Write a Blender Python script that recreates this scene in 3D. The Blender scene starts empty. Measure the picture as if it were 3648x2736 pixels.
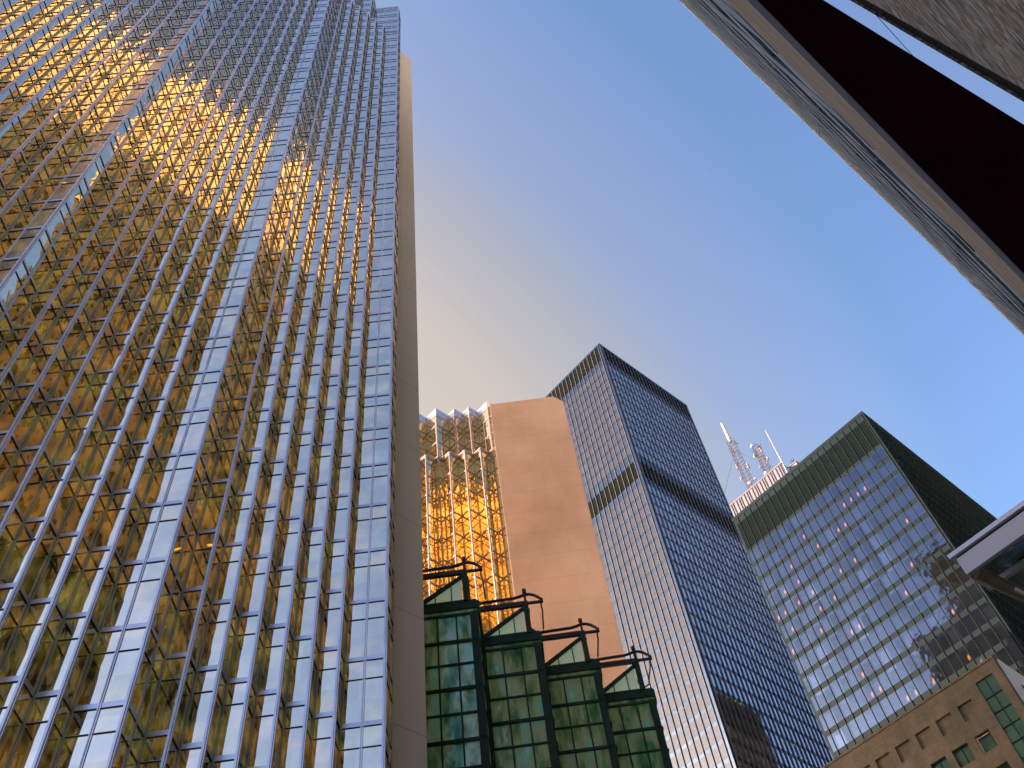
import bpy, bmesh, math, random
from mathutils import Vector, Matrix
R = math.radians
random.seed(7)
sc = bpy.context.scene

# ------------------------------------------------------------------ camera
P, RO, HD = R(55.1028), R(-9.52736), R(48.0596)
cp, sp = math.cos(P), math.sin(P)
fh = Vector((math.sin(HD), math.cos(HD), 0)); rh = Vector((math.cos(HD), -math.sin(HD), 0)); zz = Vector((0, 0, 1))
fw = fh*cp + zz*sp; up0 = -fh*sp + zz*cp
cr, sr = math.cos(RO), math.sin(RO)
rt = cr*rh + sr*up0; up = -sr*rh + cr*up0
CAM = Vector((0, 0, 1.6))
cd = bpy.data.cameras.new('camera'); cam = bpy.data.objects.new('camera', cd); sc.collection.objects.link(cam)
m = Matrix((rt, up, -fw)).transposed().to_4x4(); m.translation = CAM; cam.matrix_world = m
cd.sensor_width = 36; cd.lens = 3339.19/3648*36; cd.clip_start = 0.05; cd.clip_end = 5000
sc.camera = cam

# ------------------------------------------------------------------ sky, sun, exposure
SUN_AZ, SUN_EL = -53.0, 19.0
w = bpy.data.worlds.new('World'); sc.world = w; w.use_nodes = True
nt = w.node_tree; nt.nodes.clear()
def N(t, kind, **kw):
    n = t.nodes.new(kind)
    for k, v in kw.items():
        if k in n.inputs: n.inputs[k].default_value = v
        else: setattr(n, k, v)
    return n
out = N(nt, 'ShaderNodeOutputWorld'); bg = N(nt, 'ShaderNodeBackground'); bg.inputs['Strength'].default_value = 0.128
sky = N(nt, 'ShaderNodeTexSky'); sky.sky_type = 'NISHITA'; sky.sun_disc = False
sky.sun_elevation = R(SUN_EL); sky.sun_rotation = R(SUN_AZ); sky.air_density = 1.0; sky.dust_density = 2.2; sky.ozone_density = 2.5
# violet evening tint and a warm glow towards the sunset side of the sky
tc = N(nt, 'ShaderNodeTexCoord')
dot = N(nt, 'ShaderNodeVectorMath', operation='DOT_PRODUCT'); nt.links.new(tc.outputs['Generated'], dot.inputs[0])
ga, ge = R(15), R(30)
dot.inputs[1].default_value = (math.sin(ga)*math.cos(ge), math.cos(ga)*math.cos(ge), math.sin(ge))
ramp = N(nt, 'ShaderNodeValToRGB'); nt.links.new(dot.outputs['Value'], ramp.inputs['Fac'])
els = ramp.color_ramp.elements
els[0].position = 0.1; els[0].color = (1.02, 0.98, 1.22, 1)
els[1].position = 1.0; els[1].color = (3.3, 1.75, 0.8, 1)
for p_, c_ in ((.45, (1.1, 1.12, 1.3)), (.59, (1.16, 1.20, 1.22)), (.63, (1.42, 1.28, 1.27)), (.72, (1.84, 1.40, 1.19)), (.77, (2.45, 1.52, .98)), (.84, (3.3, 1.78, .90))):
    e = els.new(p_); e.color = (*c_, 1)
mul = N(nt, 'ShaderNodeMix', data_type='RGBA', blend_type='MULTIPLY'); mul.inputs[0].default_value = 1.0
mul.clamp_result = False
nt.links.new(sky.outputs[0], mul.inputs[6]); nt.links.new(ramp.outputs[0], mul.inputs[7])
nt.links.new(mul.outputs[2], bg.inputs['Color']); nt.links.new(bg.outputs[0], out.inputs['Surface'])
ld = bpy.data.lights.new('sun', 'SUN'); ld.energy = 4.8; ld.angle = R(0.5); ld.color = (1.0, 0.67, 0.42)
lo = bpy.data.objects.new('sun', ld); sc.collection.objects.link(lo)
sd = Vector((math.sin(R(SUN_AZ))*math.cos(R(SUN_EL)), math.cos(R(SUN_AZ))*math.cos(R(SUN_EL)), math.sin(R(SUN_EL))))
lo.rotation_euler = (-sd).to_track_quat('-Z', 'Y').to_euler()
sc.view_settings.view_transform = 'Standard'; sc.view_settings.look = 'None'; sc.view_settings.exposure = 1.45; sc.view_settings.gamma = 1
sc.render.engine = 'CYCLES'; sc.cycles.max_bounces = 10; sc.cycles.glossy_bounces = 8; sc.cycles.diffuse_bounces = 4
sc.cycles.use_denoising = True

# ------------------------------------------------------------------ materials
def newmat(name):
    m = bpy.data.materials.new(name); m.use_nodes = True
    t = m.node_tree; b = t.nodes['Principled BSDF']
    return m, t, b
def setp(b, **kw):
    for k, v in kw.items():
        k = k.replace('_', ' ')
        b.inputs[k].default_value = v
def noise(t, scale, detail=3, vec=None, rough=.5, dim='3D'):
    n = N(t, 'ShaderNodeTexNoise'); n.inputs['Scale'].default_value = scale; n.inputs['Detail'].default_value = detail
    n.inputs['Roughness'].default_value = rough
    if vec is None:
        g = N(t, 'ShaderNodeNewGeometry'); vec = g.outputs['Position']
    t.links.new(vec, n.inputs['Vector'])
    return n
def cramp(t, fac, stops):
    r = N(t, 'ShaderNodeValToRGB'); t.links.new(fac, r.inputs['Fac'])
    while len(r.color_ramp.elements) > 1: r.color_ramp.elements.remove(r.color_ramp.elements[-1])
    r.color_ramp.elements[0].position = stops[0][0]; r.color_ramp.elements[0].color = (*stops[0][1], 1)
    for p, c in stops[1:]:
        e = r.color_ramp.elements.new(p); e.color = (*c, 1)
    return r
def math_(t, op, a, b=None):
    n = N(t, 'ShaderNodeMath', operation=op)
    for i, v in enumerate((a, b)):
        if v is None: continue
        if isinstance(v, (int, float)): n.inputs[i].default_value = v
        else: t.links.new(v, n.inputs[i])
    return n.outputs[0]
def bump(t, b, h, dist, strength=1.0):
    bp = N(t, 'ShaderNodeBump'); bp.inputs['Strength'].default_value = strength; bp.inputs['Distance'].default_value = dist
    t.links.new(h, bp.inputs['Height']); t.links.new(bp.outputs[0], b.inputs['Normal']); return bp

def metal(name, col, metallic=.7, rough=.35, var=.15, spec=.5):
    m, t, b = newmat(name)
    n = noise(t, .7, 4)
    c = [x*(1-var) for x in col]; d = [min(1, x*(1+var)) for x in col]
    r = cramp(t, n.outputs[0], [(.3, c), (.7, d)]); t.links.new(r.outputs[0], b.inputs['Base Color'])
    setp(b, Metallic=metallic, Roughness=rough, Specular_IOR_Level=spec)
    return m
def lights_mask(t, pos, cell, prob, seed, blob=(.5, .7), size=(.22, .13), zone=None, ky=1.0):
    """small ceiling lights seen in a share of the rooms: one blob per cell"""
    sx = N(t, 'ShaderNodeSeparateXYZ'); t.links.new(pos, sx.inputs[0])
    h = math_(t, 'ADD', sx.outputs[0], math_(t, 'MULTIPLY', sx.outputs[1], ky))
    u = math_(t, 'DIVIDE', h, cell[0]); v = math_(t, 'DIVIDE', sx.outputs[2], cell[1])
    cu, cv = math_(t, 'FLOOR', u), math_(t, 'FLOOR', v)
    fu, fv = math_(t, 'FRACT', u), math_(t, 'FRACT', v)
    cb = N(t, 'ShaderNodeCombineXYZ'); t.links.new(cu, cb.inputs[0]); t.links.new(cv, cb.inputs[1]); cb.inputs[2].default_value = seed
    wn = N(t, 'ShaderNodeTexWhiteNoise', noise_dimensions='3D'); t.links.new(cb.outputs[0], wn.inputs['Vector'])
    # rooms in use come in runs along a storey
    cb2 = N(t, 'ShaderNodeCombineXYZ'); t.links.new(math_(t, 'MULTIPLY', cu, .22), cb2.inputs[0]); t.links.new(math_(t, 'MULTIPLY', cv, 1.7), cb2.inputs[1]); cb2.inputs[2].default_value = seed
    rn = noise(t, 1.0, 1, cb2.outputs[0])
    on = math_(t, 'LESS_THAN', math_(t, 'ADD', math_(t, 'MULTIPLY', wn.outputs['Value'], .35), rn.outputs[0]), prob)
    du = math_(t, 'DIVIDE', math_(t, 'ABSOLUTE', math_(t, 'SUBTRACT', fu, blob[0])), size[0])
    dv = math_(t, 'DIVIDE', math_(t, 'ABSOLUTE', math_(t, 'SUBTRACT', math_(t, 'ADD', fv, math_(t, 'MULTIPLY', math_(t, 'SUBTRACT', fu, .5), .3)), blob[1])), size[1])
    d = math_(t, 'ADD', math_(t, 'MULTIPLY', du, du), math_(t, 'MULTIPLY', dv, dv))
    inside = math_(t, 'SUBTRACT', 1.0, math_(t, 'MINIMUM', d, 1.0))
    r = math_(t, 'MULTIPLY', on, inside)
    if zone is not None: r = math_(t, 'MULTIPLY', r, zone)
    return r

def gold_glass(name, col, wob=.012, floor=3.83, light_prob=.36, seed=1.0, tilt=0):
    m, t, b = newmat(name)
    g = N(t, 'ShaderNodeNewGeometry'); pos = g.outputs['Position']
    mp = N(t, 'ShaderNodeMapping'); mp.inputs['Scale'].default_value = (1, 1, .55); t.links.new(pos, mp.inputs[0])
    n1 = noise(t, .55, 2, mp.outputs[0]); n2 = noise(t, 2.1, 2, mp.outputs[0])
    h = math_(t, 'ADD', n1.outputs[0], math_(t, 'MULTIPLY', n2.outputs[0], .06))
    bn = bump(t, b, h, wob*3)
    if tilt:   # every pane sits a few milliradians off the plane
        s0 = N(t, 'ShaderNodeSeparateXYZ'); t.links.new(pos, s0.inputs[0])
        ia = math_(t, 'FLOOR', math_(t, 'ADD', math_(t, 'DIVIDE', math_(t, 'SUBTRACT', s0.outputs[0], s0.outputs[1]), 1.4849), .23))
        ib = math_(t, 'FLOOR', math_(t, 'ADD', math_(t, 'DIVIDE', math_(t, 'ADD', s0.outputs[0], s0.outputs[1]), 1.4849), .32))
        zf = math_(t, 'DIVIDE', math_(t, 'SUBTRACT', s0.outputs[2], 48.3), floor)
        iz = math_(t, 'ADD', math_(t, 'MULTIPLY', math_(t, 'FLOOR', zf), 2), math_(t, 'GREATER_THAN', math_(t, 'FRACT', zf), .70))
        cx = N(t, 'ShaderNodeCombineXYZ'); t.links.new(ia, cx.inputs[0]); t.links.new(ib, cx.inputs[1]); t.links.new(iz, cx.inputs[2])
        wt = N(t, 'ShaderNodeTexWhiteNoise', noise_dimensions='3D'); t.links.new(cx.outputs[0], wt.inputs['Vector'])
        sb = N(t, 'ShaderNodeVectorMath', operation='SUBTRACT'); t.links.new(wt.outputs['Color'], sb.inputs[0]); sb.inputs[1].default_value = (.5, .5, .5)
        scl = N(t, 'ShaderNodeVectorMath', operation='SCALE'); t.links.new(sb.outputs[0], scl.inputs[0]); scl.inputs['Scale'].default_value = tilt
        ad = N(t, 'ShaderNodeVectorMath', operation='ADD'); t.links.new(g.outputs['Normal'], ad.inputs[0]); t.links.new(scl.outputs[0], ad.inputs[1])
        nm = N(t, 'ShaderNodeVectorMath', operation='NORMALIZE'); t.links.new(ad.outputs[0], nm.inputs[0]); t.links.new(nm.outputs[0], bn.inputs['Normal'])
    # panes differ slightly in coating
    sx = N(t, 'ShaderNodeSeparateXYZ'); t.links.new(pos, sx.inputs[0])
    cb = N(t, 'ShaderNodeCombineXYZ')
    t.links.new(math_(t, 'FLOOR', math_(t, 'DIVIDE', sx.outputs[0], 1.05)), cb.inputs[0])
    t.links.new(math_(t, 'FLOOR', math_(t, 'DIVIDE', sx.outputs[2], floor/2)), cb.inputs[2])
    wn = N(t, 'ShaderNodeTexWhiteNoise', noise_dimensions='3D'); t.links.new(cb.outputs[0], wn.inputs['Vector'])
    r = cramp(t, wn.outputs['Value'], [(0, [c*.90 for c in col]), (.8, col), (.975, [min(1, c*1.05) for c in col]), (.98, [col[0], col[1]*.82, col[2]*.95])])
    t.links.new(r.outputs[0], b.inputs['Base Color'])
    setp(b, Metallic=1.0, Roughness=.02)
    lm = lights_mask(t, pos, (2.1, floor), light_prob, seed, (.4, .35), (.05, .03), ky=.37)
    # patchy warm emission added to brighten the dark lower storeys, fading upwards
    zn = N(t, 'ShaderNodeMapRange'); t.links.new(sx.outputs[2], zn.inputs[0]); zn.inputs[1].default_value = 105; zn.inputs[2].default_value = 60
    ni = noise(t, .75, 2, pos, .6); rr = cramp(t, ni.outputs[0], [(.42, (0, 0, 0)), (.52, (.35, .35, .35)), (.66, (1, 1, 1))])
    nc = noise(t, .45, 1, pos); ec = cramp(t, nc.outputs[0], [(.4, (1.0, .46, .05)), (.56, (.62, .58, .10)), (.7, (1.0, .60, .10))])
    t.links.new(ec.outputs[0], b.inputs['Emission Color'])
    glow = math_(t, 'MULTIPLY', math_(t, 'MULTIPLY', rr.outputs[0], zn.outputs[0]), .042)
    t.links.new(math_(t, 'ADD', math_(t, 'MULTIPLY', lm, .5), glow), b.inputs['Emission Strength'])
    return m
M = {}
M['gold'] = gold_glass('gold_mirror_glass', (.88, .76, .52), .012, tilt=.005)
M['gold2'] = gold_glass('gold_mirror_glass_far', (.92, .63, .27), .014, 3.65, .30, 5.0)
M['alu'] = metal('anodised_aluminium', (.66, .63, .62), .8, .33)
M['shade_brown'] = metal('brown_band_shade', (.16, .10, .06), .3, .5)
M['alu_rose'] = metal('rose_grey_aluminium', (.44, .38, .38), .6, .4)
M['alu_gold_lit'] = metal('gold_lit_aluminium', (.50, .50, .34), .6, .4)  # aluminium coloured by the gold light bounced into concave folds
M['trim_shade_black'] = metal('black_trim_and_shade', (.012, .012, .014), 0, .7)  # black for shade lines drawn under bands, and for joints and tips

def concrete(name, c1, c2, panel=(2.9, 3.83), blot=.05):
    m, t, b = newmat(name)
    g = N(t, 'ShaderNodeNewGeometry'); pos = g.outputs['Position']
    n = noise(t, blot, 5, pos, .55); n2 = noise(t, 9, 6, pos)
    f = math_(t, 'ADD', math_(t, 'MULTIPLY', n.outputs[0], .8), math_(t, 'MULTIPLY', n2.outputs[0], .2))
    r = cramp(t, f, [(.32, c1), (.68, c2)])
    sx = N(t, 'ShaderNodeSeparateXYZ'); t.links.new(pos, sx.inputs[0])
    h = math_(t, 'SUBTRACT', sx.outputs[0], sx.outputs[1])
    row = math_(t, 'FLOOR', math_(t, 'DIVIDE', sx.outputs[2], panel[1]))
    u = math_(t, 'FRACT', math_(t, 'ADD', math_(t, 'DIVIDE', h, panel[0]), math_(t, 'MULTIPLY', row, .5)))
    v = math_(t, 'FRACT', math_(t, 'DIVIDE', sx.outputs[2], panel[1]))
    j = math_(t, 'MAXIMUM', math_(t, 'LESS_THAN', u, .010), math_(t, 'LESS_THAN', v, .014))
    mx = N(t, 'ShaderNodeMix', data_type='RGBA', blend_type='MULTIPLY'); t.links.new(math_(t, 'MULTIPLY', j, .30), mx.inputs[0])
    t.links.new(r.outputs[0], mx.inputs[6]); mx.inputs[7].default_value = (.3, .25, .22, 1)
    t.links.new(mx.outputs[2], b.inputs['Base Color']); setp(b, Roughness=.85)
    bump(t, b, n2.outputs[0], .01)
    return m
M['slab'] = concrete('peach_precast_concrete', (.43, .285, .215), (.64, .455, .37), (4.2, 3.65), .11)  # wide blotches partly stand in for patches of reflected light
M['fin'] = concrete('buff_precast_concrete', (.74, .61, .46), (.84, .72, .56), (1.1, 7.66))

def tower_glass(name, col, rough, lightcol, cell, prob, seed, metallic=.8, estr=1.4, wob=.004, size=(.22, .13), blob=(.5, .7), ior=1.5):
    m, t, b = newmat(name)
    g = N(t, 'ShaderNodeNewGeometry'); pos = g.outputs['Position']
    n1 = noise(t, .5, 2, pos); bump(t, b, n1.outputs[0], wob*6)
    sx = N(t, 'ShaderNodeSeparateXYZ'); t.links.new(pos, sx.inputs[0])
    cb = N(t, 'ShaderNodeCombineXYZ')
    t.links.new(math_(t, 'FLOOR', math_(t, 'DIVIDE', math_(t, 'ADD', sx.outputs[0], sx.outputs[1]), cell[0])), cb.inputs[0])
    t.links.new(math_(t, 'FLOOR', math_(t, 'DIVIDE', sx.outputs[2], cell[1])), cb.inputs[2]); cb.inputs[1].default_value = seed
    wn = N(t, 'ShaderNodeTexWhiteNoise', noise_dimensions='3D'); t.links.new(cb.outputs[0], wn.inputs['Vector'])
    r = cramp(t, wn.outputs['Value'], [(0, [c*.72 for c in col]), (.5, [c*.95 for c in col]), (.93, [c*1.0 for c in col]), (1, [min(1, c*1.4) for c in col])])
    t.links.new(r.outputs[0], b.inputs['Base Color']); setp(b, Metallic=metallic, Roughness=rough, IOR=ior)
    lm = lights_mask(t, pos, cell, prob, seed, blob, size)
    b.inputs['Emission Color'].default_value = (*lightcol, 1)
    t.links.new(math_(t, 'MULTIPLY', lm, estr), b.inputs['Emission Strength'])
    return m
M['td1_glass'] = tower_glass('grey_bronze_window_glass', (.03, .03, .035), .05, (1, .45, .12), (1.5, 3.55), .40, 2.0, estr=.8, metallic=0, ior=1.8)
M['td1_glass_side'] = tower_glass('sky_reflecting_window_glass', (.48, .54, .51), .05, (1, .55, .12), (1.5, 3.55), .40, 2.0, estr=.8, metallic=.9)  # same glass, brighter copy for this face's grazing sky reflection
M['td2_glass'] = tower_glass('dark_blue_window_glass', (.078, .098, .128), .05, (1, .27, .03), (1.5, 3.55), .525, 9.0, estr=.42, metallic=1.0, size=(.15, .15), blob=(.5, .62))
M['td1_frame'] = metal('weathered_steel_grey', (.10, .125, .15), 1.0, .16)
M['td1_mull'] = metal('brushed_steel_mullion', (.18, .145, .12), 0, .6, spec=.1)
M['td2_frame'] = metal('dark_green_black_steel', (.009, .020, .027), 0, .6, spec=.08)
M['td2_mull'] = metal('dark_bronze_mullion', (.022, .032, .024), 0, .6, spec=.08)
M['louvre'] = metal('dark_louvres', (.003, .008, .009), 0, .8, spec=.05)
M['white_panel'] = concrete('white_marble_panels', (.17, .18, .21), (.23, .24, .27), (3, 4.2), .2)
M['pinkmetal'] = metal('galvanised_mast_steel', (.15, .13, .15), .2, .5)
M['mast_red'] = metal('pale_antenna_radome', (.50, .37, .33), 0, .5)

def atrium_glass():
    m, t, b = newmat('green_atrium_glass')
    g = N(t, 'ShaderNodeNewGeometry'); pos = g.outputs['Position']
    mp = N(t, 'ShaderNodeMapping'); mp.inputs['Scale'].default_value = (1, 1, .32); t.links.new(pos, mp.inputs[0])
    n = noise(t, .95, 4, mp.outputs[0], .6)
    r = cramp(t, n.outputs[0], [(.28, (.015, .08, .04)), (.42, (.10, .22, .10)), (.54, (.32, .37, .20)), (.64, (.20, .46, .38)), (.8, (.42, .66, .60))])
    t.links.new(r.outputs[0], b.inputs['Base Color']); setp(b, Metallic=.35, Roughness=.12, IOR=1.5)
    n3 = noise(t, .8, 2, pos); bump(t, b, n3.outputs[0], .06)
    lm = lights_mask(t, pos, (1.7, 1.8), .47, 3.0, (.5, .5), (.16, .11))
    sx = N(t, 'ShaderNodeSeparateXYZ'); t.links.new(pos, sx.inputs[0])
    zone = N(t, 'ShaderNodeMapRange'); t.links.new(sx.outputs[0], zone.inputs[0]); zone.inputs[1].default_value = 36; zone.inputs[2].default_value = 44
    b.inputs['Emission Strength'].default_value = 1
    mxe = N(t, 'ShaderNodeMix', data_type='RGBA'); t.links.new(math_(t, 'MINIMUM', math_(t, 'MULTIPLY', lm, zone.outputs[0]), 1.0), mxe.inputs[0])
    dim = N(t, 'ShaderNodeMix', data_type='RGBA', blend_type='MULTIPLY'); dim.inputs[0].default_value = 1; t.links.new(r.outputs[0], dim.inputs[6]); dim.inputs[7].default_value = (.028, .034, .029, 1)  # mottled glass colour also emits faintly, added to brighten the hall
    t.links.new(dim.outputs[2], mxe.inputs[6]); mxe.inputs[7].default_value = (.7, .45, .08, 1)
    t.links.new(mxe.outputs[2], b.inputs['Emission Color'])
    return m
M['atrium'] = atrium_glass()
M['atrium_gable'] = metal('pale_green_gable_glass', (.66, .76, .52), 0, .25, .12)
_b = M['atrium_gable'].node_tree.nodes['Principled BSDF']; _b.inputs['Emission Color'].default_value = (.62, .80, .50, 1); _b.inputs['Emission Strength'].default_value = .06  # faint emission stands in for hall light coming through the gables
M['dark_steel'] = metal('dark_green_painted_steel', (.016, .050, .028), 0, .6, spec=.2)
M['rail_steel'] = metal('brown_black_pipe', (.035, .026, .022), .3, .4)

def granite(name, cols, scale):
    m, t, b = newmat(name)
    g = N(t, 'ShaderNodeNewGeometry')
    v = N(t, 'ShaderNodeTexVoronoi'); v.inputs['Scale'].default_value = scale
    mp = N(t, 'ShaderNodeMapping'); mp.inputs['Scale'].default_value = (.36, 1, 1.15); t.links.new(g.outputs['Position'], mp.inputs[0]); t.links.new(mp.outputs[0], v.inputs['Vector'])
    sxx = N(t, 'ShaderNodeSeparateColor'); t.links.new(v.outputs['Color'], sxx.inputs[0])
    n = noise(t, scale*1.7, 4, mp.outputs[0])
    f = math_(t, 'ADD', math_(t, 'MULTIPLY', sxx.outputs[0], .7), math_(t, 'MULTIPLY', n.outputs[0], .3))
    k = len(cols); r = cramp(t, f, [(.12+.76*i/(k-1), c) for i, c in enumerate(cols)])
    big = noise(t, .6, 3); rb = cramp(t, big.outputs[0], [(.3, (.8, .8, .8)), (.7, (1.1, 1.1, 1.1))])
    mx = N(t, 'ShaderNodeMix', data_type='RGBA', blend_type='MULTIPLY'); mx.inputs[0].default_value = 1
    t.links.new(r.outputs[0], mx.inputs[6]); t.links.new(rb.outputs[0], mx.inputs[7])
    t.links.new(mx.outputs[2], b.inputs['Base Color']); setp(b, Roughness=.6)
    bump(t, b, n.outputs[0], .002)
    return m
M['granite'] = granite('speckled_exposed_granite', [(.05, .05, .03), (.24, .19, .11), (.46, .36, .22), (.58, .54, .42), (.95, .92, .82)], 52)
M['granite_brown'] = granite('brown_granite', [(.36, .28, .13), (.48, .38, .19), (.56, .45, .24), (.64, .53, .30)], 9)
def wallstone():
    m, t, b = newmat('tan_stone_cladding')
    g = N(t, 'ShaderNodeNewGeometry'); pos = g.outputs['Position']
    n = noise(t, .25, 5, pos); n2 = noise(t, 3, 3, pos)
    f = math_(t, 'ADD', math_(t, 'MULTIPLY', n.outputs[0], .7), math_(t, 'MULTIPLY', n2.outputs[0], .3))
    r = cramp(t, f, [(.3, (.58, .43, .25)), (.7, (.80, .60, .40))]); t.links.new(r.outputs[0], b.inputs['Base Color']); setp(b, Roughness=.8)
    return m
M['wallstone'] = wallstone()
M['near_glass'] = tower_glass('teal_window_glass', (.10, .20, .12), .1, (1, .5, .2), (3.0, 4.0), .25, 4.0, metallic=.35, estr=.6)
M['slate'] = metal('slate_blue_metal', (.38, .47, .54), .1, .5)
M['slate_dark'] = metal('dark_slate_metal', (.045, .05, .05), .3, .4)
M['sky_glass'] = tower_glass('pale_teal_window_glass', (.45, .60, .66), .05, (1, .5, .2), (3.0, 4.0), .1, 4.0, metallic=.8, estr=.2)
M['black'] = metal('black_soffit_paint', (.055, .004, .012), 0, .8, spec=.1)
M['polished'] = metal('polished_steel', (.80, .84, .92), 1.0, .04, .03)
M['white_metal'] = metal('white_painted_metal', (.84, .85, .90), .1, .35, .04)
M['fascia'] = metal('pale_grey_painted_fascia', (.70, .68, .70), .05, .45, .06)
M['canopy_glass'] = tower_glass('teal_canopy_glass', (.34, .62, .58), .08, (1, .8, .6), (1, 1), 0.0, 6.0, metallic=.5)
M['canopy_tube'] = metal('olive_bronze_tube', (.22, .19, .13), .3, .45)
def brownstone():
    m, t, b = newmat('olive_brown_stone_panels')
    g = N(t, 'ShaderNodeNewGeometry'); pos = g.outputs['Position']
    n = noise(t, .45, 5, pos, .65); n2 = noise(t, 3.5, 4, pos)
    f = math_(t, 'ADD', math_(t, 'MULTIPLY', n.outputs[0], .75), math_(t, 'MULTIPLY', n2.outputs[0], .25))
    r = cramp(t, f, [(.33, (.13, .115, .055)), (.5, (.22, .17, .09)), (.66, (.32, .23, .13))])
    sx = N(t, 'ShaderNodeSeparateXYZ'); t.links.new(pos, sx.inputs[0])
    u = math_(t, 'FRACT', math_(t, 'DIVIDE', math_(t, 'ADD', sx.outputs[1], .5), .7)); v = math_(t, 'FRACT', math_(t, 'DIVIDE', math_(t, 'ADD', sx.outputs[2], .55), 1.34))
    j = math_(t, 'MAXIMUM', math_(t, 'LESS_THAN', u, .03), math_(t, 'LESS_THAN', v, .02))
    mx = N(t, 'ShaderNodeMix', data_type='RGBA'); t.links.new(math_(t, 'MULTIPLY', j, .35), mx.inputs[0]); t.links.new(r.outputs[0], mx.inputs[6]); mx.inputs[7].default_value = (.40, .33, .18, 1)
    t.links.new(mx.outputs[2], b.inputs['Base Color']); setp(b, Roughness=.7)
    return m
M['brownstone'] = brownstone()
M['green_glass'] = tower_glass('deep_green_window_glass', (.13, .26, .20), .08, (1, .55, .06), (1.4, 2.7), .40, 12.0, metallic=.45, estr=1.1)
M['asphalt'] = granite('asphalt', [(.035, .035, .036), (.05, .05, .05), (.065, .065, .062)], 30)
M['paving'] = concrete('grey_paving', (.42, .40, .37), (.52, .50, .46), (.6, .6), .3)
M['paint'] = metal('road_paint', (.72, .72, .70), 0, .7)

# ------------------------------------------------------------------ mesh helpers
class MB:
    def __init__(s): s.v = []; s.f = []; s.m = []; s.mats = []
    def mi(s, mat):
        if mat not in s.mats: s.mats.append(mat)
        return s.mats.index(mat)
    def face(s, pts, mat):
        i = len(s.v); s.v += [tuple(p) for p in pts]; s.f.append(tuple(range(i, i+len(pts)))); s.m.append(s.mi(mat))
    def hexa(s, a, mat):   # a: 8 points, bottom ring then top ring (ccw seen from above)
        i = len(s.v); s.v += [tuple(p) for p in a]; k = s.mi(mat)
        for q in ((3, 2, 1, 0), (4, 5, 6, 7), (0, 1, 5, 4), (1, 2, 6, 5), (2, 3, 7, 6), (3, 0, 4, 7)):
            s.f.append(tuple(i+j for j in q)); s.m.append(k)
    def box(s, x0, x1, y0, y1, z0, z1, mat):
        s.hexa([(x0, y0, z0), (x1, y0, z0), (x1, y1, z0), (x0, y1, z0), (x0, y0, z1), (x1, y0, z1), (x1, y1, z1), (x0, y1, z1)], mat)
    def seg(s, a, b, z0, z1, o0, o1, mat, e0=0.0, e1=0.0):
        """vertical slab along plan segment a-b; outward normal is to the right of a->b; offsets o0..o1 outward"""
        ax, ay = a; bx, by = b; L = math.hypot(bx-ax, by-ay); ux, uy = (bx-ax)/L, (by-ay)/L; nx, ny = uy, -ux
        p = lambda t, o, z: (ax+ux*t+nx*o, ay+uy*t+ny*o, z)
        t0, t1 = e0, L-e1
        s.hexa([p(t0, o1, z0), p(t1, o1, z0), p(t1, o0, z0), p(t0, o0, z0), p(t0, o1, z1), p(t1, o1, z1), p(t1, o0, z1), p(t0, o0, z1)], mat)
    def prism(s, poly, z0, z1, mat, cap=True):
        n = len(poly); i = len(s.v); s.v += [(x, y, z0) for x, y in poly]+[(x, y, z1) for x, y in poly]; k = s.mi(mat)
        for j in range(n): s.f.append((i+j, i+(j+1) % n, i+n+(j+1) % n, i+n+j)); s.m.append(k)
        if cap: s.f.append(tuple(i+n+j for j in range(n))); s.m.append(k); s.f.append(tuple(i+n-1-j for j in range(n))); s.m.append(k)
    def tube(s, pts, r, mat, n=8, r1=None):
        pts = [Vector(p) for p in pts]; k = s.mi(mat); base = len(s.v); m_ = len(pts)
        for i, p in enumerate(pts):
            d = (pts[min(i+1, m_-1)]-pts[max(i-1, 0)]).normalized()
            a = d.cross(Vector((0, 0, 1)))
            if a.length < 1e-3: a = d.cross(Vector((1, 0, 0)))
            a.normalize(); b_ = d.cross(a)
            rr = r if r1 is None else r+(r1-r)*i/(m_-1)
            for j in range(n):
                q = p+(a*math.cos(2*math.pi*j/n)+b_*math.sin(2*math.pi*j/n))*rr; s.v.append(tuple(q))
        for i in range(m_-1):
            for j in range(n):
                s.f.append((base+i*n+j, base+i*n+(j+1) % n, base+(i+1)*n+(j+1) % n, base+(i+1)*n+j)); s.m.append(k)
        s.f.append(tuple(base+j for j in range(n))); s.m.append(k); s.f.append(tuple(base+(m_-1)*n+n-1-j for j in range(n))); s.m.append(k)
    def beam(s, a, b, w_, mat): s.tube([a, b], w_*.6, mat, 4)
    def build(s, name, parent=None):
        me = bpy.data.meshes.new(name); 
        o_ = Vector((0, 0, 0)) if parent is None else parent.location
        me.from_pydata([tuple(Vector(v)-o_) for v in s.v], [], s.f)
        for mt in s.mats: me.materials.append(M[mt])
        me.polygons.foreach_set('material_index', s.m); me.update()
        bm = bmesh.new(); bm.from_mesh(me); bmesh.ops.recalc_face_normals(bm, faces=bm.faces); bm.to_mesh(me); bm.free()
        o = bpy.data.objects.new(name, me); sc.collection.objects.link(o)
        if parent is not None: o.parent = parent
        return o
def thing(name, label, cat, loc=(0, 0, 0), group=None):
    o = bpy.data.objects.new(name, None); sc.collection.objects.link(o); o.location = loc
    o['label'] = label; o['category'] = cat
    if group: o['group'] = group
    return o
def tag(o, label, cat, group=None):
    o['label'] = label; o['category'] = cat
    if group: o['group'] = group
def structure(o): o['kind'] = 'structure'; return o
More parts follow.
